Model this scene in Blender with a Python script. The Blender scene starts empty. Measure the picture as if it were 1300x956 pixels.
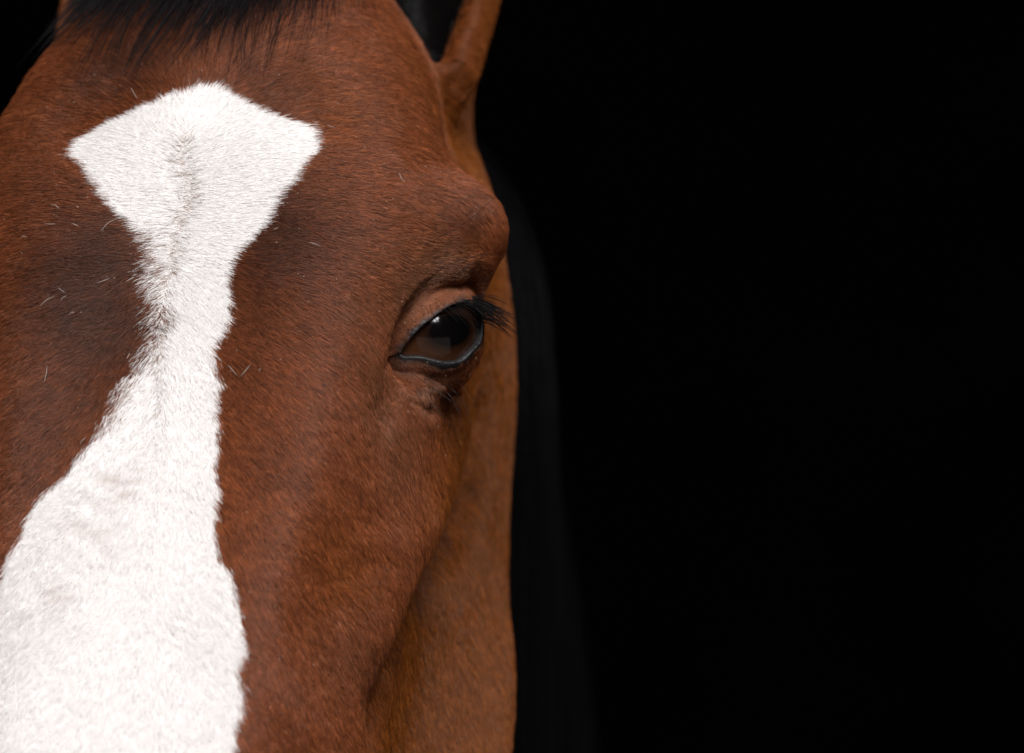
import bpy, bmesh, math
import numpy as np
from mathutils import Vector, Matrix
from mathutils.bvhtree import BVHTree

sc = bpy.context.scene
col = sc.collection
rng = np.random.default_rng(7)
FUR = 1.0            # density factor of the coat

# ------------------------------------------------------------------ camera
D = 2.7                                   # camera to the forehead, metres
SC = 3900.0                               # photograph pixels per metre at that distance
CAM = np.array([0.0, -D, 1.6])
cd = bpy.data.cameras.new('camera'); cam = bpy.data.objects.new('camera', cd); col.objects.link(cam)
cam.location = CAM; cam.rotation_euler = (math.pi/2, 0, 0)
cd.sensor_width = 36.0; cd.sensor_fit = 'HORIZONTAL'
cd.lens = 36.0*D*SC/1300.0
cd.clip_start = 0.05; cd.clip_end = 100
cd.dof.use_dof = True; cd.dof.focus_distance = D-0.022; cd.dof.aperture_fstop = 10.0
sc.camera = cam
# ------------------------------------------------------------------ world and lamps (a dark stable, daylight from the open door)
w = bpy.data.worlds.new('World'); sc.world = w; w.use_nodes = True
w.node_tree.nodes['Background'].inputs[0].default_value = (0.5, 0.6, 0.8, 1)
w.node_tree.nodes['Background'].inputs[1].default_value = 0.0
def area(name, loc, target, sx, sy, power, colour):
    ld = bpy.data.lights.new(name, 'AREA'); ld.shape = 'RECTANGLE'; ld.size = sx; ld.size_y = sy
    ld.energy = power; ld.color = colour
    o = bpy.data.objects.new(name, ld); col.objects.link(o); o.location = loc
    o.rotation_euler = (Vector(target)-Vector(loc)).to_track_quat('-Z', 'Y').to_euler()
    return o
area('doorway_light', (0.12, -1.85, 3.15), (-0.08, 0, 1.6), 1.8, 1.1, 138, (1.0, 0.98, 0.97))
area('ground_bounce_light', (0.5, -2.8, -0.5), (-0.05, 0, 1.6), 7.0, 3.2, 22, (1.0, 0.84, 0.76))
sc.view_settings.view_transform = 'Standard'; sc.view_settings.look = 'None'
sc.view_settings.exposure = 0.0; sc.view_settings.gamma = 1.0
sc.cycles_curves.shape = 'RIBBONS'; sc.cycles_curves.subdivisions = 2
sc.cycles.max_bounces = 6; sc.cycles.diffuse_bounces = 3

# ------------------------------------------------------------------ frames: head-local (x lateral, y into the head, z up the face) <-> world <-> pixel
PSI, TH = math.radians(9.3), math.radians(35.0)
ex = np.array([math.cos(PSI), -math.sin(PSI), 0])
ey = np.array([math.sin(PSI)*math.cos(TH), math.cos(PSI)*math.cos(TH), -math.sin(TH)])
ez = np.array([math.sin(TH)*math.sin(PSI), math.sin(TH)*math.cos(PSI), math.cos(TH)])
RM = np.stack([ex, ey, ez])               # rows: local axes in world
W0 = np.array([(235-650)/SC, 0.0, 1.6+(478-185)/SC])
def l2w(p): return np.asarray(p) @ RM + W0
def w2l(p): return (np.asarray(p)-W0) @ RM.T
def w2px(p):
    p = np.asarray(p); d = p[..., 1]-CAM[1]
    return np.stack([650+p[..., 0]*SC*D/d, 478-(p[..., 2]-1.6)*SC*D/d], -1)
def px_ray(x, y):
    d = np.array([(x-650)/(SC*D), 1.0, (478-y)/(SC*D)]); return d/np.linalg.norm(d)

# ------------------------------------------------------------------ materials
def new_mat(name):
    m = bpy.data.materials.new(name); m.use_nodes = True
    return m, m.node_tree, m.node_tree.nodes['Principled BSDF']
def noise(nt, scale, detail=4, coord='Object'):
    tc = nt.nodes.new('ShaderNodeTexCoord'); n = nt.nodes.new('ShaderNodeTexNoise')
    n.inputs['Scale'].default_value = scale; n.inputs['Detail'].default_value = detail
    nt.links.new(tc.outputs[coord], n.inputs['Vector']); return n

m_skin, nt, b = new_mat('skin')
at = nt.nodes.new('ShaderNodeAttribute'); at.attribute_name = 'col'
n = noise(nt, 900, 3)
mx = nt.nodes.new('ShaderNodeMix'); mx.data_type = 'RGBA'; mx.blend_type = 'MULTIPLY'; mx.inputs[0].default_value = 0.6
nt.links.new(at.outputs['Color'], mx.inputs[6]); nt.links.new(n.outputs['Fac'], mx.inputs[7])
nt.links.new(mx.outputs[2], b.inputs['Base Color'])
bp = nt.nodes.new('ShaderNodeBump'); bp.inputs['Strength'].default_value = 0.35; bp.inputs['Distance'].default_value = 0.0012
nt.links.new(n.outputs['Fac'], bp.inputs['Height']); nt.links.new(bp.outputs['Normal'], b.inputs['Normal'])
ra = nt.nodes.new('ShaderNodeAttribute'); ra.attribute_name = 'rough'
nt.links.new(ra.outputs['Fac'], b.inputs['Roughness']); sm_ = nt.nodes.new('ShaderNodeMapRange'); sm_.inputs[1].default_value = .95; sm_.inputs[2].default_value = .45; sm_.inputs[3].default_value = 0; sm_.inputs[4].default_value = .5; nt.links.new(ra.outputs['Fac'], sm_.inputs[0]); nt.links.new(sm_.outputs[0], b.inputs['Specular IOR Level'])

def hair_mat(name, rough=0.45, spec=0.4):
    m, nt, b = new_mat(name)
    at = nt.nodes.new('ShaderNodeAttribute'); at.attribute_name = 'hcol'
    nt.links.new(at.outputs['Color'], b.inputs['Base Color'])
    b.inputs['Roughness'].default_value = rough; b.inputs['Specular IOR Level'].default_value = spec
    return m
def translucent(m, fac):
    nt = m.node_tree; b = nt.nodes['Principled BSDF']; at = [x for x in nt.nodes if x.type == 'ATTRIBUTE'][0]
    tr = nt.nodes.new('ShaderNodeBsdfTranslucent'); ms = nt.nodes.new('ShaderNodeMixShader'); ms.inputs[0].default_value = fac
    nt.links.new(at.outputs['Color'], tr.inputs[0]); nt.links.new(b.outputs[0], ms.inputs[1]); nt.links.new(tr.outputs[0], ms.inputs[2])
    nt.links.new(ms.outputs[0], nt.nodes['Material Output'].inputs['Surface'])
m_coat = hair_mat('coat_hair', 0.38, 0.33); translucent(m_coat, .35)
m_long = hair_mat('long_hair', 0.45, 0.35)
m_mane = hair_mat('mane_hair', 0.55, 0.05)

# ------------------------------------------------------------------ helpers
def mesh_obj(name, verts, faces, mat=None, parent=None, smooth=True):
    me = bpy.data.meshes.new(name)
    me.from_pydata([tuple(v) for v in verts], [], [tuple(f) for f in faces]); me.update()
    if smooth: me.polygons.foreach_set('use_smooth', [True]*len(me.polygons))
    o = bpy.data.objects.new(name, me); col.objects.link(o)
    if mat: me.materials.append(mat)
    if parent: o.parent = parent
    return o
def catmull(P, n):
    """open Catmull-Rom along axis 0, resampled to n rows"""
    P = np.asarray(P, float); K = len(P)
    t = np.linspace(0, K-1, n); i = np.clip(t.astype(int), 0, K-2); f = (t-i).reshape((-1,)+(1,)*(P.ndim-1))
    g = lambda k: P[np.clip(k, 0, K-1)]
    p0, p1, p2, p3 = g(i-1), g(i), g(i+1), g(i+2)
    p0 = np.where((i == 0).reshape(f.shape), 2*p1-p2, p0); p3 = np.where((i == K-2).reshape(f.shape), 2*p2-p1, p3)
    return 0.5*(2*p1+(p2-p0)*f+(2*p0-5*p1+4*p2-p3)*f**2+(3*p1-p0-3*p2+p3)*f**3)
def tube_faces(nr, nc):
    F = []
    for r in range(nr-1):
        for c in range(nc):
            a = r*nc+c; b2 = r*nc+(c+1) % nc
            F.append((a, b2, b2+nc, a+nc))
    F.append(tuple(range(nc))[::-1]); F.append(tuple(range((nr-1)*nc, nr*nc)))
    return F
def sstep(a, b, x):
    t = np.clip((x-a)/(b-a), 0, 1); return t*t*(3-2*t)
def vnoise(p, seed=0):
    """3-D value noise in [-1, 1]"""
    p = np.asarray(p, float); i = np.floor(p).astype(np.int64); f = p-i; f = f*f*(3-2*f)
    def h(a):
        k = (a[:, 0]*374761393+a[:, 1]*668265263+a[:, 2]*2147483647+seed*974634777) & 0x7fffffff
        k = ((k ^ (k >> 13))*1274126177) & 0x7fffffff; k = (k ^ (k >> 16)) & 0xffff
        return k/32767.5-1
    r = 0
    for dx in (0, 1):
        for dy in (0, 1):
            for dz in (0, 1):
                wt = (f[:, 0] if dx else 1-f[:, 0])*(f[:, 1] if dy else 1-f[:, 1])*(f[:, 2] if dz else 1-f[:, 2])
                r = r+wt*h(i+np.array([dx, dy, dz]))
    return r

def inside(poly, p):
    x, y = p[:, 0], p[:, 1]; r = np.zeros(len(p), bool)
    x1, y1 = poly[:, 0], poly[:, 1]; x2, y2 = np.roll(x1, -1), np.roll(y1, -1)
    for i in range(len(poly)):
        c = (y1[i] > y) != (y2[i] > y)
        if y1[i] != y2[i]: r ^= c & (x < (x2[i]-x1[i])*(y-y1[i])/(y2[i]-y1[i])+x1[i])
    return r

# ------------------------------------------------------------------ the background: back wall of the stable, its darkness put into a near-black colour
m_dark, nt, b = new_mat('boards_shade_black')
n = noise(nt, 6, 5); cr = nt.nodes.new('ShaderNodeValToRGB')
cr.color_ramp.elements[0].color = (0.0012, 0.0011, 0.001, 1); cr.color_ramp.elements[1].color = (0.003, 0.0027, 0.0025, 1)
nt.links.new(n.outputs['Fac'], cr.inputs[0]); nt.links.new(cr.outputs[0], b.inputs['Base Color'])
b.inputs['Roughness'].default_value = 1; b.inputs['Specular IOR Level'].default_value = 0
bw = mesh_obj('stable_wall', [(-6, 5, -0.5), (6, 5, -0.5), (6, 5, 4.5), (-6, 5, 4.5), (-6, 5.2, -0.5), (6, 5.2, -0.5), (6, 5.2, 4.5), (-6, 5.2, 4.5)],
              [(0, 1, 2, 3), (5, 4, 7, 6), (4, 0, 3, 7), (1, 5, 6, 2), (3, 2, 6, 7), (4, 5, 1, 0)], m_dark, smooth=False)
bw['kind'] = 'structure'; bw['label'] = 'stable wall behind the horse, its darkness painted near-black'

# ------------------------------------------------------------------ the horse
horse = bpy.data.objects.new('horse', None); col.objects.link(horse)
horse['label'] = 'bay horse with a white blaze looking out of a dark stable'
horse['category'] = 'horse'

# head loft: half sections, local (x, y) per z
ST = [
 (.185, [(0,.120),(.012,.121),(.022,.124),(.030,.130),(.034,.140),(.032,.152),(.024,.160),(.012,.164),(0,.165)]),
 (.165, [(0,.085),(.014,.086),(.024,.092),(.032,.107),(.040,.130),(.056,.160),(.045,.182),(.020,.190),(0,.190)]),
 (.130, [(0,.045),(.018,.048),(.030,.057),(.038,.080),(.044,.110),(.054,.150),(.056,.190),(.030,.210),(0,.210)]),
 (.090, [(0,.018),(.027,.022),(.045,.036),(.058,.062),(.066,.100),(.071,.150),(.065,.200),(.035,.230),(0,.230)]),
 (.045, [(0,.004),(.035,.008),(.061,.022),(.076,.050),(.079,.090),(.080,.150),(.074,.210),(.040,.245),(0,.250)]),
 (.000, [(0,.000),(.040,.004),(.071,.016),(.091,.042),(.086,.080),(.076,.145),(.076,.220),(.045,.260),(0,.265)]),
 (-.035,[(0,.000),(.040,.004),(.066,.018),(.082,.050),(.079,.088),(.073,.145),(.080,.215),(.048,.275),(0,.280)]),
 (-.080,[(0,.001),(.038,.005),(.060,.018),(.074,.050),(.076,.085),(.070,.138),(.088,.205),(.048,.275),(0,.260)]),
 (-.140,[(0,.004),(.034,.008),(.053,.020),(.066,.050),(.072,.080),(.066,.130),(.090,.190),(.045,.245),(0,.210)]),
 (-.210,[(0,.010),(.030,.014),(.045,.026),(.058,.052),(.065,.080),(.064,.120),(.078,.165),(.035,.205),(0,.165)]),
 (-.300,[(0,.020),(.026,.024),(.038,.036),(.046,.056),(.050,.080),(.049,.105),(.040,.130),(.020,.145),(0,.135)]),
 (-.380,[(0,.030),(.024,.032),(.037,.042),(.044,.060),(.046,.080),(.045,.100),(.036,.120),(.020,.130),(0,.130)]),
 (-.450,[(0,.036),(.028,.038),(.042,.048),(.050,.065),(.052,.085),(.048,.105),(.036,.122),(.020,.128),(0,.130)]),
 (-.500,[(0,.050),(.024,.053),(.036,.062),(.042,.075),(.043,.090),(.038,.105),(.028,.115),(.015,.120),(0,.120)]),
 (-.522,[(0,.072),(.010,.073),(.018,.076),(.022,.082),(.022,.090),(.018,.096),(.012,.100),(.006,.102),(0,.102)]),
]
G = np.array([[(x, y, z) for x, y in pts] for z, pts in ST])
# close each section by mirroring so that the spline is smooth over the midline
Gm = G[:, ::-1, :].copy(); Gm[:, :, 0] *= -1
full = np.concatenate([Gm[:, :-1], G], 1)             # back midline .. front midline .. back midline
ext = np.concatenate([full[:, -4:-1], full, full[:, 1:4]], 1)
NS = 160; K = ext.shape[1]
rowsz = catmull(ext, 240)                              # along z
tt = np.transpose(rowsz, (1, 0, 2))
seg = catmull(tt, (K-1)*10+1)[30:-30]                  # along the section
head = np.transpose(seg, (1, 0, 2))[:, :-1]
nr, nc = head.shape[:2]
HV = head.reshape(-1, 3); HF = tube_faces(nr, nc)

# neck: elliptical sections in world space, going back and down from the poll
c0 = l2w([0, .13, .075]); c1 = l2w([0, .20, .06])
NK = [(c0, .050, .06), (c1+np.array([0, .02, 0]), .064, .10), (c1+np.array([.0, .14, -.05]), .072, .135),
      (c1+np.array([.002, .26, -.15]), .080, .17), (c1+np.array([.003, .45, -.30]), .098, .21), (c1+np.array([.0, .75, -.52]), .13, .27), (c1+np.array([0, .9, -.65]), .15, .29)]
cs = catmull([k[0] for k in NK], 60); ra_ = catmull([[k[1], k[2]] for k in NK], 60)
NV = []
for i in range(60):
    tng = cs[min(i+1, 59)]-cs[max(i-1, 0)]; tng /= np.linalg.norm(tng)
    up = np.cross([1, 0, 0], tng); up /= np.linalg.norm(up)
    for k in range(48):
        a = 2*math.pi*k/48
        NV.append(cs[i]+np.array([1, 0, 0])*ra_[i, 0]*math.cos(a)+up*ra_[i, 1]*math.sin(a)*1.0)
NV = w2l(np.array(NV)); NF = tube_faces(60, 48)

# ears: a thick C-shaped shell that closes to a tube at the base
def ear(sx):
    base = np.array([.0575, .092, .094]); ax = np.array([-.15, .12, .97]); ax /= np.linalg.norm(ax)
    op = np.array([-.34, -.92, .10]); op -= ax*op.dot(ax); op /= np.linalg.norm(op)     # opening direction
    sd = np.cross(ax, op)
    NR, NA, Ls = 44, 40, .175
    V = []
    for i in range(NR):
        t = i/(NR-1)
        r = np.interp(t, [0, .12, .25, .42, .6, .8, .95, 1], [.0145, .0165, .0185, .024, .026, .018, .008, .002])
        gap = math.radians(np.interp(t, [0, .05, .12, .25, .45, .8, 1], [2, 8, 42, 60, 78, 110, 140]))   # half opening
        th = np.interp(t, [0, .2, .8, 1], [.0075, .0045, .0035, .0012])
        c = base+ax*Ls*(t-.12)+op*(-.006*math.sin(math.pi*t))+np.array([-.006, .016, 0])*max(0, 1-t/.12)
        for s, rr in ((1, r), (-1, max(r-th, .0004))):
            A = np.linspace(gap, 2*math.pi-gap, NA)[::s]
            for a in A:
                V.append(c+(op*math.cos(a)*1.0+sd*math.sin(a))*rr)
    V = np.array(V); V[:, 0] *= sx
    F = tube_faces(NR, 2*NA)
    if sx < 0: F = [f[::-1] for f in F]
    return V, F
def plug(sx):     # fleshy root that carries the ear
    V = []; ax = np.array([.08*sx, .12, .97]); ax /= np.linalg.norm(ax)
    c0 = np.array([.045*sx, .104, .064])
    for i in range(14):
        t = i/13; r = .019*math.sin(math.pi*(0.08+.84*t))**.6
        for k in range(28):
            a = 2*math.pi*k/28
            V.append(c0+ax*.046*t+np.array([math.cos(a)*r, math.sin(a)*r*1.05, 0]))
    return np.array(V), tube_faces(14, 28)
parts = [(HV, HF), (NV, NF), ear(1), ear(-1), plug(1), plug(-1)]
AV = []; AF = []; off = 0
for V, F in parts:
    AV.append(V); AF += [tuple(k+off for k in f) for f in F]; off += len(V)
AV = np.concatenate(AV)
tmp = mesh_obj('body_source', AV, AF)
bmx = bmesh.new(); bmx.from_mesh(tmp.data); bmesh.ops.triangulate(bmx, faces=[f for f in bmx.faces if len(f.verts) > 4]); bmx.to_mesh(tmp.data); bmx.free()
rm = tmp.modifiers.new('remesh', 'REMESH'); rm.mode = 'VOXEL'; rm.voxel_size = 0.0021; rm.use_smooth_shade = True
sm = tmp.modifiers.new('smooth', 'SMOOTH'); sm.factor = 0.5; sm.iterations = 10
dg = bpy.context.evaluated_depsgraph_get()
me = bpy.data.meshes.new_from_object(tmp.evaluated_get(dg)); me.name = 'body'
bpy.data.objects.remove(tmp)

def mesh_arrays(me):
    V = np.empty(len(me.vertices)*3); me.vertices.foreach_get('co', V); V = V.reshape(-1, 3)
    N = np.empty(len(me.vertices)*3); me.vertices.foreach_get('normal', N); N = N.reshape(-1, 3)
    return V, N
def bvh_of(me): 
    return BVHTree.FromPolygons([v.co for v in me.vertices], [tuple(p.vertices) for p in me.polygons])
bvh = bvh_of(me)
camL = w2l(CAM)
def cast(px, py):
    """pixel -> point of the head surface, local"""
    d = px_ray(px, py) @ RM.T
    h = bvh.ray_cast(Vector(camL), Vector(d))
    return np.array(h[0]) if h[0] is not None else None

# ---- eye frame (local). The ball's centre lies behind the lid slit.
ER = 0.0205
e_surf = cast(560, 424)
nw = np.array([math.sin(math.radians(31)), -math.cos(math.radians(31)), 0.05]); nw /= np.linalg.norm(nw)
EN = nw @ RM.T; EN /= np.linalg.norm(EN)
EC = None
dcen = px_ray(529, 424)
# centre: on the pixel ray of (533,424), so deep that the ball stands just proud of the bony orbit
depth_y = l2w(e_surf)[1]+0.0125
EC = w2l(CAM+dcen*(depth_y-CAM[1])/dcen[1])
Bw = np.array([0.02, 0.0, 1.0]); Bl = Bw @ RM.T
EA = np.cross(Bl, EN); EA /= np.linalg.norm(EA)
EA = EA if EA[0] > 0 or EA[1] > 0 else -EA
tilt = math.radians(10)
EB = np.cross(EN, EA); EB = EB if (EB @ RM)[2] > 0 else -EB
EA, EB = EA*math.cos(tilt)+EB*math.sin(tilt), -EA*math.sin(tilt)+EB*math.cos(tilt)
SLIT_PX = [(511,448),(519,434),(531,420),(546,407),(561,396),(575,389),(588,388),(599,391),None,None,None,(594,443),(586,452),(577,456),(566,457),(552,454),(538,450),(524,449)]
CO, CRAD = .0072, .0158            # cornea: a smaller sphere set forward of the ball's centre
def slit_polygon():
    out = []
    turn = [(.0124, .0080), (.0155, .0028), (.0132, -.0038)]
    for q_ in SLIT_PX:
        if q_ is None: out.append(turn.pop(0)); continue
        x, y = q_
        o = camL-EC; dd = px_ray(x, y) @ RM.T; bb = o @ dd; r = ER+.002
        q = bb*bb-(o @ o-r*r); t = -bb-math.sqrt(max(q, 0)); p = o+dd*t
        out.append((p @ EA, p @ EB))
    P = np.array(out)
    for _ in range(2):
        Q = np.roll(P, -1, 0); P = np.stack([.75*P+.25*Q, .25*P+.75*Q], 1).reshape(-1, 2)
    return P
SP = slit_polygon(); SPC = SP.mean(0)
def slit_dist(a, b):
    """signed distance to the lid slit, negative inside"""
    q = np.stack([a, b], 1); d2 = np.full(len(q), 1.0)
    for i in range(len(SP)):
        p0, p1 = SP[i], SP[(i+1) % len(SP)]; u = p1-p0
        t = np.clip(((q-p0) @ u)/(u @ u), 0, 1)[:, None]
        d2 = np.minimum(d2, ((q-p0-t*u)**2).sum(1))
    return np.sqrt(d2)*np.where(inside(SP, q), -1, 1)

# ---- refine round the eyes
bm = bmesh.new(); bm.from_mesh(me)
for rad in (.046, .038):
    es = []
    for e in bm.edges:
        p = (e.verts[0].co+e.verts[1].co)/2
        if (Vector((abs(p.x), p.y, p.z))-Vector(EC)).length < rad: es.append(e)
    bmesh.ops.subdivide_edges(bm, edges=es, cuts=1, use_grid_fill=True)
bmesh.ops.triangulate(bm, faces=bm.faces[:])
bm.to_mesh(me); bm.free(); me.update()
V, N = mesh_arrays(me)

# ---- anatomy: soft bumps and grooves, placed on the surface, mirrored over the midline
def bump(pts, rad, h):
    global V
    P = [cast(*p) for p in pts]; P = [p for p in P if p is not None]
    A = V.copy(); A[:, 0] = np.abs(A[:, 0])
    if len(P) == 1: d2 = ((A-P[0])**2).sum(1)
    else:
        d2 = np.full(len(V), 1.0)
        for p, q in zip(P[:-1], P[1:]):
            u = q-p; t = np.clip(((A-p) @ u)/(u @ u), 0, 1)[:, None]
            d2 = np.minimum(d2, ((A-p-t*u)**2).sum(1))
    V = V+N*(h*np.exp(-d2/(2*rad*rad)))[:, None]
bump([(640, 298), (608, 286)], .0150, .0085)                # brow process
bump([(560, 300), (520, 330)], .012, .0035)
bump([(570, 215), (592, 170)], .015, -.0060)               # hollow over the eye
bump([(520, 160), (550, 215), (590, 250)], .009, .0014)    # rim of the hollow
bump([(604, 545), (590, 600), (568, 660), (542, 712), (518, 765), (498, 835), (480, 900)], .0075, -.0065)   # groove behind the facial crest
bump([(575, 560), (550, 640), (510, 720), (470, 800)], .013, .0045)                  # facial crest
bump([(612, 620), (595, 700), (565, 780)], .010, .0030)    # front edge of the cheek muscle
bump([(540, 490), (565, 498)], .006, .0016)                # bag below the eye
bump([(505, 470), (490, 520)], .006, -.0030)               # tear groove
bump([(345, 110), (385, 150)], .010, -.0030)
bump([(330, 180), (420, 240)], .016, .0020)
bump([(497, 205), (525, 240), (560, 268), (598, 276)], .0032, .0014)                 # vein over the brow
bump([(455, 690), (500, 690), (540, 655)], .0035, .0010)
bump([(430, 740), (400, 800)], .014, -.0030)
bump([(508, 462), (530, 474), (560, 482), (585, 474)], .0013, -.0020)                # wrinkles below the lid
bump([(515, 480), (535, 496), (560, 504), (582, 496)], .0016, -.0020)
bump([(525, 505), (545, 518), (570, 518)], .0020, -.0018)
bump([(512, 449), (502, 456), (494, 468)], .0016, -.0016)
bump([(518, 412), (536, 392), (560, 372), (585, 360)], .0016, -.0010)
bump([(535, 372), (560, 354), (590, 345)], .0022, -.0010)
# ---- eyelids: a height field over the eye plane
A = V.copy(); sgn = np.where(A[:, 0] < 0, -1.0, 1.0); A[:, 0] = np.abs(A[:, 0])
rel = A-EC; a = rel @ EA; b_ = rel @ EB; h = rel @ EN
r2 = np.sqrt((a-SPC[0])**2+(b_-SPC[1])**2); near = (r2 < .044) & (h > -.024)
d = np.full(len(V), 1.0); d[near] = slit_dist(a[near], b_[near])
# the line through the two corners tells upper from lower lid
k0 = SP[np.argmin(SP[:, 0])]; k1 = SP[np.argmax(SP[:, 0])]
up_side = b_ > k0[1]+(k1[1]-k0[1])*(a-k0[0])/(k1[0]-k0[0])
th = np.where(up_side, .0030, .0022)
rc2 = a*a+b_*b_
Rl = ER+th
hl = np.sqrt(np.maximum(Rl**2-np.minimum(rc2, (Rl*.9)**2), 0))-np.maximum(np.sqrt(rc2)-Rl*.9, 0)*1.6
Rc = CRAD+th; hc_ = CO+np.sqrt(np.maximum(Rc**2-rc2, 0)); hl = np.where(rc2 < Rc**2, np.maximum(hl, hc_), hl)
wl = 1-sstep(.002, .015, d)
hn = h*(1-wl)+np.maximum(hl, h-.02)*wl
outer = sstep(-.010, .004, a)
hn = hn-.0026*np.exp(-((d-.0062)/.0016)**2)*up_side*outer+.0026*np.exp(-((d-.0105)/.0035)**2)*up_side*outer
hn = hn-.0014*np.exp(-((d-.0062)/.0016)**2)*(~up_side)+.0012*np.exp(-((d-.0100)/.003)**2)*(~up_side)
ins = sstep(.0013, -.0011, d)
hn = hn-ins*(.0078)
lidn = near & (d < .016)
wr = np.zeros(len(V)); wr[lidn] = vnoise(A[lidn]*np.array([500, 500, 900]), 81)+.6*vnoise(A[lidn]*1300, 82)
hn = hn+.00018*wr*(d > -.0005)*(1-sstep(.006, .016, d))
hn = np.where(near, hn, h)
V2 = EC+a[:, None]*EA+b_[:, None]*EB+hn[:, None]*EN
re_ = V2-EC; rd = np.linalg.norm(re_, axis=1); keep = (d > .0003) & (rd < ER+.0016)      # skin stays outside the ball
V2 = np.where(keep[:, None], EC+re_/np.maximum(rd, 1e-6)[:, None]*(ER+.0016), V2)
V2[:, 0] *= sgn
V = np.where(near[:, None], V2, V)
me.vertices.foreach_set('co', V.ravel()); me.update()
V, N = mesh_arrays(me)
bvh = bvh_of(me)
lidd = np.where(near & ((d < .0004) | (hn > hl-.005)), d+.0009*vnoise(V*350, 83)*(d > .001), 1.0); upv = up_side

# ------------------------------------------------------------------ markings: photograph outline -> surface, local (x, z)
blaze_px = [(262,106),(290,118),(330,140),(372,155),(411,168),(392,200),(368,235),(345,268),(335,285),(318,300),(300,322),(287,345),(291,370),(296,392),(284,415),(272,448),(276,490),(276,540),(276,600),(275,650),(277,690),(290,735),(307,790),(309,830),(303,880),(300,960),(292,1100),
            (-75,1100),(-60,960),(-45,880),(-20,800),(0,742),(22,690),(45,640),(75,612),(104,580),(130,545),(150,505),(172,470),(195,440),(205,410),(196,378),(190,345),(188,318),(165,285),(140,262),(112,232),(98,208),(88,184),(120,165),(160,148),(205,128),(240,116)]
def smooth_poly(P, n=3):
    P = np.array(P, float)
    for _ in range(n):
        Q = np.roll(P, -1, 0); P = np.stack([.75*P+.25*Q, .25*P+.75*Q], 1).reshape(-1, 2)
    return P
def to_xz(P):
    out = []
    for x, y in P:
        c = cast(x, y)
        if c is not None: out.append((c[0], c[2]))
    return np.array(out)
kb = blaze_px.index((292,1100))+1
BL = np.concatenate([to_xz(smooth_poly(blaze_px[:kb], 0)), [(.026, -.32), (.024, -.38), (.012, -.425), (-.006, -.43), (-.022, -.39), (-.030, -.32)], to_xz(blaze_px[kb:])])
BL = smooth_poly(BL, 1)
def ell_field(spots, p):
    """sum of soft spots given in pixels: (x, y, radius_px, amount)"""
    r = np.zeros(len(p))
    for x, y, rad, am in spots:
        c = cast(x, y)
        if c is None: continue
        r += am*np.exp(-((p-c)**2).sum(1)/(2*(rad/SC)**2))
    return r
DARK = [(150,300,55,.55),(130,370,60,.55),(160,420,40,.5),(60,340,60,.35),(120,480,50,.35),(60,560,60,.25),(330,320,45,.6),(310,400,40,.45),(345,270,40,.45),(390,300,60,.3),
        (120,110,60,.35),(170,90,60,.3),(330,130,35,.5),(250,70,60,.3),(60,230,50,.2),(560,280,22,.3),(590,268,20,.3),(500,815,24,.3),(470,840,30,.25),(325,580,25,.3),(20,450,70,.25),(20,600,60,.2),(10,200,50,.3),(545,481,8,.8),(575,503,9,.4),(518,474,8,.8),(545,514,9,.4),(500,462,9,.7),(560,492,5,.5),(530,490,6,.5),(590,285,16,.35),(595,610,10,.4),(560,680,11,.45),(525,755,12,.45),(300,480,25,.35),(480,830,40,.2)]  # dark hair, plus shade of groove, brow hollow and left edge painted in
TAN = [(520,370,35,.8),(560,335,25,.8),(590,350,18,.6),(550,490,28,.8),(500,560,60,.45),(470,480,40,.35),(500,300,40,.25),(455,390,40,.2),(430,830,30,.35)]
ORNG = [(600,640,40,.8),(600,760,50,.8),(570,850,50,.7),(630,600,40,.8),(635,400,30,.8),(430,720,50,.35),(640,800,60,.6),(420,140,60,.3),(540,110,50,.35),(590,90,20,.4)]
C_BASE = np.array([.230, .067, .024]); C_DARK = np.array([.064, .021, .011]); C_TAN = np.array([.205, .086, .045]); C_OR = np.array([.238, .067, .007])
C_WHITE = np.array([.86, .84, .835]); C_BLACK = np.array([.012, .011, .012])
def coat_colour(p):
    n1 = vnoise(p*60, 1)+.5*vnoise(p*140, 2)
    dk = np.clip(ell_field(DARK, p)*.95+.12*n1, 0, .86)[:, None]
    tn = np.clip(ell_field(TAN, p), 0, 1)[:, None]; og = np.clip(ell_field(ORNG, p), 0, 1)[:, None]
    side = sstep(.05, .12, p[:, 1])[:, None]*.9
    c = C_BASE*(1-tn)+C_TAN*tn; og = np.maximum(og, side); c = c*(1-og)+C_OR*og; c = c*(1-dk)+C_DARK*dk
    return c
def is_white(p, jit):
    q = np.stack([p[:, 0], p[:, 2]], 1)+jit
    return inside(BL, q)

# skin colour under the coat
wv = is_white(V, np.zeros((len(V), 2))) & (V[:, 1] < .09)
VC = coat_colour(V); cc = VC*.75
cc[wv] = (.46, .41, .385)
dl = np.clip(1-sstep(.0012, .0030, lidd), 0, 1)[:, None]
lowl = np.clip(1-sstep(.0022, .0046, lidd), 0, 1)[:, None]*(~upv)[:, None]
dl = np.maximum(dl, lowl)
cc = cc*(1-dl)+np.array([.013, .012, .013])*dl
muz = sstep(-.36, -.46, V[:, 2])[:, None]; cc = cc*(1-muz*.8)+np.array([.03, .028, .03])*muz*.8
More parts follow.
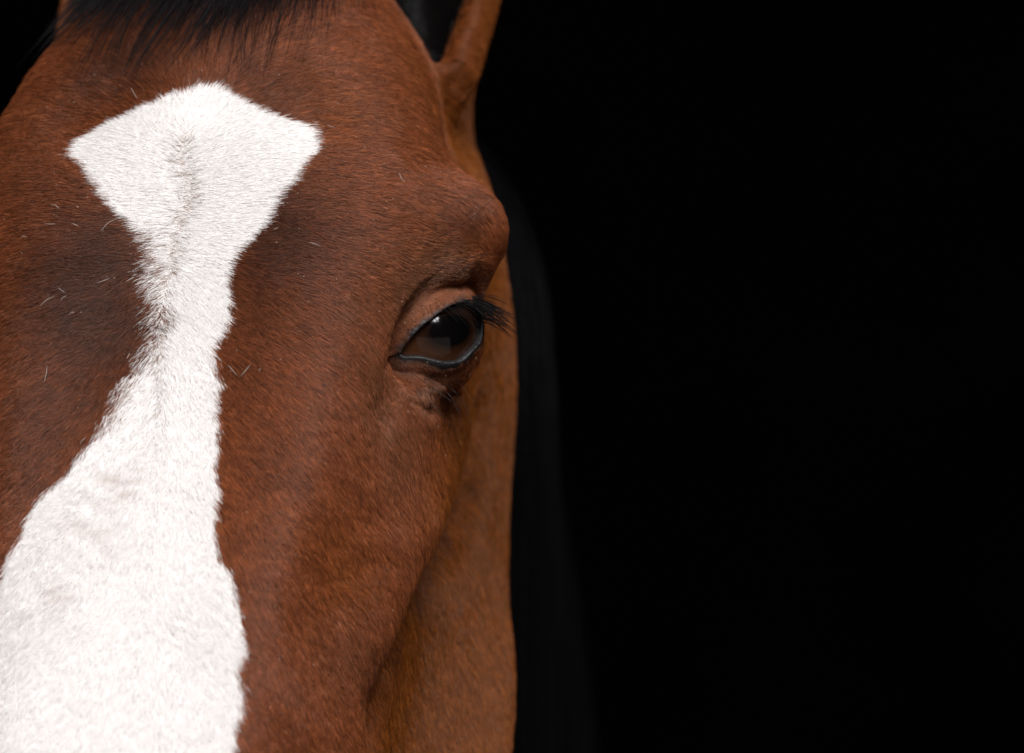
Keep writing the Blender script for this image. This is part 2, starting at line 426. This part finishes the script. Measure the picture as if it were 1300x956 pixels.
# inside of the ears: darker skin
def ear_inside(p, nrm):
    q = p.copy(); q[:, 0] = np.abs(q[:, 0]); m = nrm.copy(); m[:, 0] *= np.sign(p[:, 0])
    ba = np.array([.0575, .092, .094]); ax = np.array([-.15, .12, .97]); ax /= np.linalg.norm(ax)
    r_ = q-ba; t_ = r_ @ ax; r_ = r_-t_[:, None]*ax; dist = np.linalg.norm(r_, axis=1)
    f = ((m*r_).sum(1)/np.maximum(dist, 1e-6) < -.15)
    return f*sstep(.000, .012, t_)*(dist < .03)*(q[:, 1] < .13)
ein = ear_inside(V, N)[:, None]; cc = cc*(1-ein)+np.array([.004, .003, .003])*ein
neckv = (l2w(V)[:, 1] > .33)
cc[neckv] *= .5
ca = me.color_attributes.new('col', 'FLOAT_COLOR', 'POINT')
ca.data.foreach_set('color', np.concatenate([cc, np.ones((len(V), 1))], 1).ravel())
ro = .75-.22*dl[:, 0]+.2*ein[:, 0]
rattr = me.attributes.new('rough', 'FLOAT', 'POINT'); rattr.data.foreach_set('value', ro)
me.polygons.foreach_set('use_smooth', [True]*len(me.polygons))
me.materials.clear(); me.materials.append(m_skin)
body = bpy.data.objects.new('body', me); col.objects.link(body); body.parent = horse
horse.matrix_world = Matrix(((ex[0], ey[0], ez[0], W0[0]), (ex[1], ey[1], ez[1], W0[1]), (ex[2], ey[2], ez[2], W0[2]), (0, 0, 0, 1)))

# ------------------------------------------------------------------ eyes
m_iris, nt, b = new_mat('eye')
tc = nt.nodes.new('ShaderNodeTexCoord'); mp = nt.nodes.new('ShaderNodeMapping'); nt.links.new(tc.outputs['Object'], mp.inputs[0])
def vm(op, a_, b2=None):
    nd = nt.nodes.new('ShaderNodeMath'); nd.operation = op
    for i, v in enumerate((a_, b2)):
        if v is None: continue
        if isinstance(v, (int, float)): nd.inputs[i].default_value = v
        else: nt.links.new(v, nd.inputs[i])
    return nd.outputs[0]
sp = nt.nodes.new('ShaderNodeSeparateXYZ'); nt.links.new(tc.outputs['Object'], sp.inputs[0])
nz = nt.nodes.new('ShaderNodeTexNoise'); nz.inputs['Scale'].default_value = 380; nt.links.new(tc.outputs['Object'], nz.inputs['Vector'])
pup = vm('SQRT', vm('ADD', vm('POWER', vm('DIVIDE', sp.outputs[0], .0078), 2.0), vm('POWER', vm('DIVIDE', sp.outputs[1], .0050), 2.0)))
r1 = nt.nodes.new('ShaderNodeValToRGB'); nt.links.new(vm('DIVIDE', vm('ADD', pup, vm('MULTIPLY', vm('SUBTRACT', nz.outputs['Fac'], .5), .3)), 3.0), r1.inputs[0])
e = r1.color_ramp.elements; e[0].position = .31; e[0].color = (.0016, .0012, .0012, 1); e[1].position = .58; e[1].color = (.038, .014, .006, 1)
q = e.new(.82); q.color = (.078, .029, .013, 1)
nt.links.new(r1.outputs[0], b.inputs['Base Color'])
def wet(b):
    b.inputs['Roughness'].default_value = .5; b.inputs['Specular IOR Level'].default_value = 0
    b.inputs['Coat Weight'].default_value = 1; b.inputs['Coat Roughness'].default_value = .11; b.inputs['Coat IOR'].default_value = 1.4
wet(b)
m_sclera, nt, b = new_mat('sclera'); n = noise(nt, 300, 4); cr = nt.nodes.new('ShaderNodeValToRGB')
cr.color_ramp.elements[0].color = (.006, .004, .0035, 1); cr.color_ramp.elements[1].color = (.020, .011, .008, 1)
nt.links.new(n.outputs['Fac'], cr.inputs[0]); nt.links.new(cr.outputs[0], b.inputs['Base Color']); wet(b)
m_pupil, nt, b = new_mat('pupil'); n = noise(nt, 200, 2); cr = nt.nodes.new('ShaderNodeValToRGB')
cr.color_ramp.elements[0].color = (.0012, .001, .001, 1); cr.color_ramp.elements[1].color = (.002, .0016, .0018, 1)
nt.links.new(n.outputs['Fac'], cr.inputs[0]); nt.links.new(cr.outputs[0], b.inputs['Base Color']); wet(b)
def ball_r(ph):
    sn = math.sin(ph)*CO; q = CRAD**2-sn*sn
    rcn = CO*math.cos(ph)+math.sqrt(q) if q > 0 and ph < 1.5 else 0
    dd = rcn-ER; return ER+.5*(dd+math.sqrt(dd*dd+.0006**2))
def eyeball(sx):
    NM = 72
    def ell(t, ax_, bx_): return 1/math.sqrt((math.cos(t)/ax_)**2+(math.sin(t)/bx_)**2)
    def zone(lo, hi, NL):
        V = []
        for i in range(NL+1):
            for k in range(NM):
                t = 2*math.pi*k/NM; ph = lo(t)+(hi(t)-lo(t))*i/NL; r = ball_r(ph)
                V.append((r*math.sin(ph)*math.cos(t), r*math.sin(ph)*math.sin(t), r*math.cos(ph)))
        return V, [f[::-1] for f in tube_faces(NL+1, NM)[:-2]]
    pu = lambda t: ell(t, .34, .22); ir = lambda t: ell(t, .86, .76)
    V, F = zone(ir, lambda t: math.pi, 30); o = mesh_obj('eye', V, F, m_sclera, horse)
    V, F = zone(pu, ir, 20); mesh_obj('iris', V, F, m_iris, o)
    V, F = zone(lambda t: .0005, pu, 10); mesh_obj('pupil', V, F, m_pupil, o)
    M = np.stack([EA, EB, EN], 1); c = EC.copy()
    if sx < 0:
        M = M.copy(); M[0] *= -1; M[:, 0] *= -1; c[0] *= -1
    o.matrix_local = Matrix([list(M[i])+[c[i]] for i in range(3)]+[[0, 0, 0, 1]])
    return o
eyeball(1); eyeball(-1)

# ------------------------------------------------------------------ hair builder
def hair_obj(name, P, R, C, mat, stuff=True):
    """P (n, k, 3) local, R (n, k) radii, C (n, 3) colours"""
    n, k = P.shape[:2]
    hc = bpy.data.hair_curves.new(name); hc.add_curves([k]*n)
    hc.position_data.foreach_set('vector', np.ascontiguousarray(P, np.float32).ravel())
    ra = hc.attributes.get('radius') or hc.attributes.new('radius', 'FLOAT', 'POINT')
    ra.data.foreach_set('value', np.ascontiguousarray(R, np.float32).ravel())
    ca = hc.attributes.new('hcol', 'FLOAT_COLOR', 'CURVE')
    ca.data.foreach_set('color', np.concatenate([C, np.ones((n, 1))], 1).astype(np.float32).ravel())
    hc.materials.append(mat)
    o = bpy.data.objects.new(name, hc); col.objects.link(o); o.parent = horse
    if stuff: o['kind'] = 'stuff'
    return o

# flow of the coat: (px, py, dx, dy) in the photograph, put onto the surface; x mirrored, so a parting runs down the midline
FLOW = [(238,150,.05,-1),(275,150,.6,-.8),(300,130,.8,-.6),(350,110,.95,-.3),(420,100,1,-.1),(500,90,1,.0),(560,80,.8,.3),(245,90,.1,-1),(300,60,.5,-.9),(400,50,.9,-.4),(480,40,.9,-.2),
        (250,190,1,-.1),(300,190,1,-.05),(400,180,1,.0),(500,170,1,.05),(580,170,.9,.5),(260,240,1,.15),(330,240,1,.1),(450,250,1,.12),(550,240,.95,.3),(620,280,.6,.8),
        (250,300,.9,.45),(330,320,.95,.35),(430,330,.9,.4),(500,330,.95,.2),(560,330,1,0),(610,340,.8,.5),(245,380,.5,.85),(300,420,.7,.7),(400,430,.75,.65),(480,420,.7,.7),
        (235,470,.3,.95),(300,520,.5,.85),(400,540,.6,.8),(480,540,.6,.8),(540,520,.6,.8),(590,500,.3,.95),(220,560,.1,1),(290,640,.4,.9),(400,660,.6,.8),(500,660,.55,.85),(570,640,.5,.85),(620,640,.3,.95),
        (200,680,.05,1),(280,800,.35,.95),(400,800,.55,.85),(500,800,.6,.8),(580,800,.5,.85),(640,800,.3,.95),(180,860,.05,1),(170,1000,.1,1),(350,1000,.4,.9),(560,1000,.5,.85),(640,450,.2,1),(610,100,.2,-1)]
fp = []; fd = []
for x, y, dx, dy in FLOW:
    p = cast(x, y)
    if p is None: continue
    e = 6
    nn = bvh.find_nearest(Vector(p))[1]; nn = np.array(nn)
    dw = np.array([dx, 0, -dy]); dlc = dw @ RM.T
    dlc = dlc-nn*(dlc @ nn); dlc /= np.linalg.norm(dlc)
    q = p.copy()
    if q[0] < 0: q[0] *= -1; dlc[0] *= -1
    fp.append(q); fd.append(dlc)
fp = np.array(fp); fd = np.array(fd)
SEAM = to_xz([(250,-60),(246,60),(240,140),(234,180),(230,205),(240,235),(241,255),(228,285),(222,310),(214,345),(207,385),(200,430),(203,480),(205,540),(195,640),(180,760),(165,866),(150,1000)])
SEAM = SEAM[np.argsort(SEAM[:, 1])]
def seam_x(z): return np.interp(z, SEAM[:, 1], SEAM[:, 0])
def flow(q):
    """coat direction for points on the horse's left half (x >= 0)"""
    out = np.zeros_like(q)
    for s in range(0, len(q), 60000):
        d2 = ((q[s:s+60000, None, :]-fp[None])**2).sum(2)
        wt = 1/(d2+.00012)**2.2
        out[s:s+60000] = (wt @ fd)/wt.sum(1)[:, None]
    back = sstep(.10, .16, q[:, 1])[:, None]
    out = out*(1-back)+np.array([.0, .45, -.9])*back
    # round the eye: hairs turn away from the slit
    rel = q-EC; r = np.sqrt((rel**2).sum(1)); rad = rel/r[:, None]; we = (1-sstep(.020, .036, r))[:, None]*.9
    out = out*(1-we)+(rad*.9+out*.5)*we
    return out/np.maximum(np.linalg.norm(out, axis=1), 1e-6)[:, None]

# ------------------------------------------------------------------ coat
me.calc_loop_triangles()
T = np.empty(len(me.loop_triangles)*3, np.int64); me.loop_triangles.foreach_get('vertices', T); T = T.reshape(-1, 3)
ta = np.linalg.norm(np.cross(V[T[:, 1]]-V[T[:, 0]], V[T[:, 2]]-V[T[:, 0]]), axis=1)/2
tcn = V[T].mean(1); tn = np.cross(V[T[:, 1]]-V[T[:, 0]], V[T[:, 2]]-V[T[:, 0]]); tn /= np.maximum(np.linalg.norm(tn, axis=1), 1e-12)[:, None]
wc = l2w(tcn); wn = tn @ RM; pxy = w2px(wc)
view = CAM-wc; view /= np.linalg.norm(view, axis=1)[:, None]
facing = (wn*view).sum(1)
infr = (pxy[:, 0] > -90) & (pxy[:, 0] < 760) & (pxy[:, 1] > -90) & (pxy[:, 1] < 1050) & (wc[:, 1] < .30)
dens = np.where(infr & (facing > -.45), 1.32e7, 7.0e5)*FUR
low = (pxy[:, 1] >= 1050) & (wc[:, 1] < .30)
dens = np.where(low, 3.0e6*FUR, dens)
dens = np.where(wc[:, 1] > .33, 2.0e5*FUR, dens)
ld = lidd[T].mean(1)
dens *= np.where(ld < .0013, 0, np.where(ld < .005, 1.2, 1.0))
ud = upv[T[:, 0]]
dens *= np.where((ld < .0029) & ~ud, .0, 1)
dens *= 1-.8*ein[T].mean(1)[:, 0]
cnt = rng.poisson(ta*dens)
ti = np.repeat(np.arange(len(T)), cnt); n = len(ti)
u1 = np.sqrt(rng.random(n)); u2 = rng.random(n)
w0, w1, w2 = 1-u1, u1*(1-u2), u1*u2
root = V[T[ti, 0]]*w0[:, None]+V[T[ti, 1]]*w1[:, None]+V[T[ti, 2]]*w2[:, None]
nor = N[T[ti, 0]]*w0[:, None]+N[T[ti, 1]]*w1[:, None]+N[T[ti, 2]]*w2[:, None]
nor /= np.linalg.norm(nor, axis=1)[:, None]
lid_h = lidd[T[ti]].mean(1)
def vint(X): return X[T[ti, 0]]*w0[:, None]+X[T[ti, 1]]*w1[:, None]+X[T[ti, 2]]*w2[:, None]
VA = V.copy(); VA[:, 0] = np.abs(VA[:, 0])
fl = vint(flow(VA))
sd_ = root[:, 0]-np.where(root[:, 1] < .09, seam_x(root[:, 2]), 0)+rng.normal(0, .0012, n)
fl[:, 0] *= np.where(sd_ < 0, -1.0, 1.0)
seamw = np.exp(-(sd_/.0015)**2)*(root[:, 1] < .09)*sstep(-.16, -.06, root[:, 2])
cl = np.stack([vnoise(root*520, 11+i) for i in range(3)], 1)*.20+np.stack([vnoise(root*90, 21+i) for i in range(3)], 1)*.12
wsoft = 1-.45*is_white(root, np.zeros((n, 2)))
fl = fl+cl*wsoft[:, None]+rng.normal(0, .11, (n, 3))*(1+2.5*seamw)[:, None]
fl -= nor*(fl*nor).sum(1)[:, None]; fl /= np.maximum(np.linalg.norm(fl, axis=1), 1e-6)[:, None]
roan = np.zeros(n)
for x, y, r_ in ((205,300,18),(200,345,22),(205,400,22),(190,450,18),(170,490,15),(150,530,12)):
    roan = np.maximum(roan, np.exp(-((root-cast(x, y))**2).sum(1)/(2*(r_/SC)**2)))
L = .0043*(.75+.5*rng.random(n))*(1+.15*vnoise(root*200, 31))
L *= np.interp(lid_h, [.0013, .004, .012, .03], [.22, .40, .60, 1.0])
rr = np.sqrt(((np.stack([np.abs(root[:, 0]), root[:, 1], root[:, 2]], 1)-EC)**2).sum(1)); L *= np.interp(rr, [.02, .045], [.55, 1])
white = is_white(root+fl*(.48*L)[:, None], rng.normal(0, 1, (n, 2))*(.0006+.0042*roan)[:, None]+.0010*np.stack([vnoise(root*330, 61), vnoise(root*330, 62)], 1)+.0016*np.stack([vnoise(root*130, 63), vnoise(root*130, 64)], 1)) & (root[:, 1] < .09)
lift = np.radians(16+7*rng.normal(size=n)+5*vnoise(root*480, 41)+9*seamw)*wsoft**.6
sv = np.array([0, .3, .65, 1.0])
P = np.empty((n, 4, 3), np.float32)
for k, s in enumerate(sv):
    ang = lift*(1.25-.75*s)
    P[:, k] = root-nor*.0004*(1-s)+(L*s)[:, None]*(fl*np.cos(ang)[:, None]+nor*np.sin(ang)[:, None])
wid = np.where(w2px(l2w(root))[:, 1] > 1050, 2.0, 1.0)
R = wid[:, None]*np.array([.060, .057, .043, .013])[None]*1e-3*(.8+.5*rng.random(n))[:, None]
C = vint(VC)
br = np.exp(rng.normal(0, .30, n)+.22*vnoise(root*500, 51)+.12*vnoise(root*160, 52))[:, None]
C = C*br
ei = vint(ein)[:, 0]
blk = rng.random(n) < .08
C[blk] *= .35
tan_ = white & (seamw > .55) & (rng.random(n) < .16) & (root[:, 2] < .003)
stain = np.clip(ell_field([(150,606,22,.5),(170,604,14,.5),(110,655,30,.4),(80,752,16,.7),(140,690,22,.4),(190,560,14,.3),(60,700,25,.3),(98,806,8,.6),(30,780,30,.3)], root)*(.4+.9*vnoise(root*np.array([250, 250, 700]), 71)), 0, .6)[:, None]*.6
wc_ = C_WHITE*(1-stain*np.array([.45, .58, .64]))*np.clip(1+rng.normal(0, .05, n)[:, None], .7, 1.1)
C = np.where(white[:, None], np.clip(wc_, 0, .94), C); C[tan_] = np.array([.26, .17, .12])
# dark hair on lids, in the ears and on the muzzle
ldk = (1-sstep(.0015, .0048, lid_h))[:, None]*.8
C = C*(1-ldk)+np.array([.03, .022, .018])*ldk
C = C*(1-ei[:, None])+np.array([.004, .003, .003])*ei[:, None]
mz = sstep(-.36, -.45, root[:, 2])[:, None]*(~white)[:, None]*.8; C = C*(1-mz)+np.array([.03, .027, .027])*mz
hair_obj('coat', P, R, C, m_coat)
print('coat hairs', n)

# ------------------------------------------------------------------ long hair: forelock, mane, lashes, whiskers, strays
def push_out(P, gap):
    """keep strand points outside the skin"""
    for i in range(P.shape[0]):
        for k in range(1, P.shape[1]):
            co, no, _, _ = bvh.find_nearest(Vector(P[i, k]))
            dv = Vector(P[i, k])-co; dist = dv.dot(no)
            if dist < gap[i]: P[i, k] = np.array(co+no*gap[i])
    return P
def dirl(v): return np.asarray(v, float) @ RM.T
# forelock: from the poll, combed down the brow towards the horse's right
nf = 2600
t = rng.random(nf); lockf = np.floor(t*11)
rootf = np.stack([-.014+.042*t+rng.normal(0, .002, nf), np.zeros(nf), .112+.022*rng.random(nf)], 1)
Pf = np.zeros((nf, 8, 3)); lf = .038+.028*rng.random(nf)+.010*np.sin(lockf*2.1)
for i in range(nf):
    h_ = bvh.ray_cast(Vector((rootf[i, 0], -.2, rootf[i, 2])), Vector((0, 1, 0)))[0]
    p = np.array(h_)
    side = -.12-.42*(1-t[i])**2+.16*math.sin(lockf[i]*2.3)+rng.normal(0, .10)
    for k in range(8):
        Pf[i, k] = p
        s_ = k/7
        dn = np.array([side*(.7+.5*s_), -.25+.25*s_, -1.0]); dn /= np.linalg.norm(dn)
        p = p+dn*lf[i]/7*1.28
Pf = push_out(Pf, .0015+.006*rng.random(nf))
Cf = np.array([.007, .0062, .007])*np.exp(rng.normal(0, .3, nf))[:, None]
hair_obj('forelock', Pf, np.array([.07, .075, .075, .07, .07, .06, .05, .015])[None]*1e-3*np.ones((nf, 1))*1.3, Cf, m_mane)
# mane: roots along the crest, falling over the left side of the neck
nm = 7000
ti_ = rng.random(nm)**1.1*.72; csx = catmull([k[0] for k in NK], 400); rax = catmull([[k[1], k[2]] for k in NK], 400)
Pm = np.zeros((nm, 10, 3)); lm = .24+.22*rng.random(nm)
lockn = np.floor(ti_*38)
for i in range(nm):
    j = int(ti_[i]*399); tng = csx[min(j+3, 399)]-csx[max(j-3, 0)]; tng /= np.linalg.norm(tng)
    up = np.cross([1, 0, 0], tng); up /= np.linalg.norm(up); up = up if up[2] > 0 else -up
    ph = math.sin(lockn[i]*1.7)*.8+rng.normal(0, .25); off_ = .003+.012*rng.random()**3+.006*math.sin(lockn[i]*2.9)
    a0 = math.radians(88+4*rng.normal()); swp = math.radians(85+6*rng.normal()); acc = 0
    ln = lm[i]; A_, B_ = rax[j]
    for k in range(10):
        s_ = k/9; arc = ln*s_; quarter = 1.25*B_
        th_ = a0-min(arc/quarter, 1.0)*swp
        o_ = off_*min(1, s_*4)
        p = csx[j]+np.array([1., 0, 0])*(A_+o_)*math.cos(th_)+up*(B_+o_)*math.sin(th_)
        if arc > quarter: p = p+np.array([.01*ph, -.03*ph, -1.0])*(arc-quarter)
        p = p+np.array([.004*math.sin(6*s_+ph*9), .02*ph*s_, 0])
        Pm[i, k] = p
Pm = w2l(Pm.reshape(-1, 3)).reshape(nm, 10, 3)
Cm = np.array([.0019, .0020, .0026])*np.exp(rng.normal(0, .3, nm))[:, None]
hair_obj('mane', Pm, np.linspace(.11, .04, 10)[None]*1e-3*np.ones((nm, 1))*1.2, Cm, m_mane)
# eyelashes
def lid_point(i_, lift=.0006):
    a_, b2 = SP[i_ % len(SP)]; r_ = ER+.0030
    return EC+a_*EA+b2*EB+math.sqrt(max(r_*r_-a_*a_-b2*b2, 1e-6))*EN
def px_index(x, y):
    best = min(range(len(SP)), key=lambda k: np.hypot(*(w2px(l2w(lid_point(k)))-np.array([x, y])))); return best
iu0, iu1 = px_index(548, 402), px_index(607, 408)
idx = [k % len(SP) for k in range(min(iu0, iu1), max(iu0, iu1)+1)]
def lashes(sx):
    P = []
    r2g = np.random.default_rng(5)
    for i in range(120):
        k = idx[int(r2g.random()**.55*len(idx)) % len(idx)]
        p0 = lid_point(k); frac = idx.index(k)/max(len(idx)-1, 1)
        p0 = p0+EB*r2g.random()*.0022+r2g.normal(0, .0003, 3)
        ln = .0035+.0050*frac+.0050*r2g.random()
        dn = EN*.85+EA*(.15+.70*frac+r2g.normal(0, .18))+EB*(-.05-.30*frac+r2g.normal(0, .22)); dn /= np.linalg.norm(dn)
        cu = -EB*.45+dirl([0.1, 0, -.3])
        P.append([p0+ln*s_*dn+ln*.55*s_*s_*cu for s_ in np.linspace(0, 1, 6)])
    P = np.array(P); P[:, :, 0] *= sx
    hair_obj('eyelashes', P, np.array([.11, .11, .10, .085, .06, .02])[None]*1e-3*np.ones((len(P), 1)), np.tile([.005, .0045, .0045], (len(P), 1)), m_mane, stuff=False)
lashes(1); lashes(-1)
# whiskers: root pixel, mid, tip; the tip stands off the skin
def strand(pts, lifts, n=8):
    base = cast(*pts[0]); Y0 = l2w(base)[1]; out = []
    for (x, y), lf_ in zip(pts, lifts):
        c = cast(x, y); Yc = l2w(c)[1] if c is not None else Y0
        Yc = min(Yc, Y0+.01)-lf_; dr = px_ray(x, y)
        out.append(w2l(CAM+dr*(Yc-CAM[1])/dr[1]))
    return catmull(out, n)
WH = [([(541,360),(553,347),(571,336),(595,327),(624,322)],.10),([(562,362),(580,348),(600,334),(618,326)],.06),([(538,312),(562,299),(585,287),(610,267),(634,243)],.07),
      ([(522,472),(537,484),(556,497),(575,512),(584,528)],.08),([(538,480),(556,490),(572,503),(582,522),(588,545)],.08),([(528,492),(545,508),(560,530)],.05),([(560,486),(577,497),(592,520),(600,548)],.06),
      ([(575,478),(590,495),(604,520)],.05),([(545,500),(556,520),(575,545),(596,562)],.05),([(515,480),(530,500),(541,520)],.05),([(598,560),(612,568),(640,570),(682,570)],.04),([(600,590),(610,600),(612,625)],.04)]
for pts, r_ in WH:
    P = strand(pts, [0]+[.003+.006*k for k in range(1, len(pts))])
    hair_obj('whisker', P[None], np.linspace(r_, r_*.35, 8)[None]*1e-3*1.25, np.array([[.010, .009, .010]]), m_long, stuff=False)
# loose white hairs and specks of dust caught in the coat
ST_ = [((60,382),30,-35),((81,379),16,-40),((78,368),10,35),((58,474),22,-80),((131,356),18,-20),((63,284),14,0),((95,285),12,25),((295,470),16,50),((312,470),18,-50),((572,205),26,65),((91,398),10,-20),((70,262),14,30),((170,118),18,60),((105,560),16,-50),((400,310),14,20),((350,290),12,-20),((225,120),10,-60),((140,285),30,-35),((510,225),12,60),((420,160),14,20),((330,470),9,-70),((30,300),9,10)]
S = []
for (x, y), ln, an in ST_:
    c_, s_ = math.cos(math.radians(an)), math.sin(math.radians(an)); bend = rng.normal(0, .07)*ln; ln = ln*rng.uniform(.5, 1.1)
    S.append(strand([(x-c_*ln/2, y-s_*ln/2), (x-s_*bend, y+c_*bend), (x+c_*ln/2, y+s_*ln/2)], [.0024, .0034, .0030], 6))
S = np.array(S)
hair_obj('loose_hair', S, np.array([.03, .055, .06, .055, .045, .02])[None]*1e-3*np.ones((len(S), 1)), np.tile([.55, .50, .47], (len(S), 1)), m_coat)
F_ = []
for _ in range(600):
    x, y = rng.uniform(5, 610), rng.uniform(60, 860)
    c = cast(x, y)
    if c is None or inside(BL, np.array([[c[0], c[2]]]))[0] or rng.random() < .72-.6*math.exp(-((x-470)/120)**2-((y-330)/130)**2): continue
    nn = np.array(bvh.find_nearest(Vector(c))[1]); c = c+nn*rng.uniform(.0012, .0024)
    v = rng.normal(0, 1, 3); v -= nn*(v @ nn); v *= rng.uniform(.0001, .0003)/np.linalg.norm(v)
    F_.append([c-v, c, c+v])
F_ = np.array(F_)
hair_obj('dust', F_, np.array([.08, .13, .08])[None]*1e-3*rng.uniform(.35, 1.0, (len(F_), 1)), np.tile([.42, .31, .23], (len(F_), 1)), m_coat)
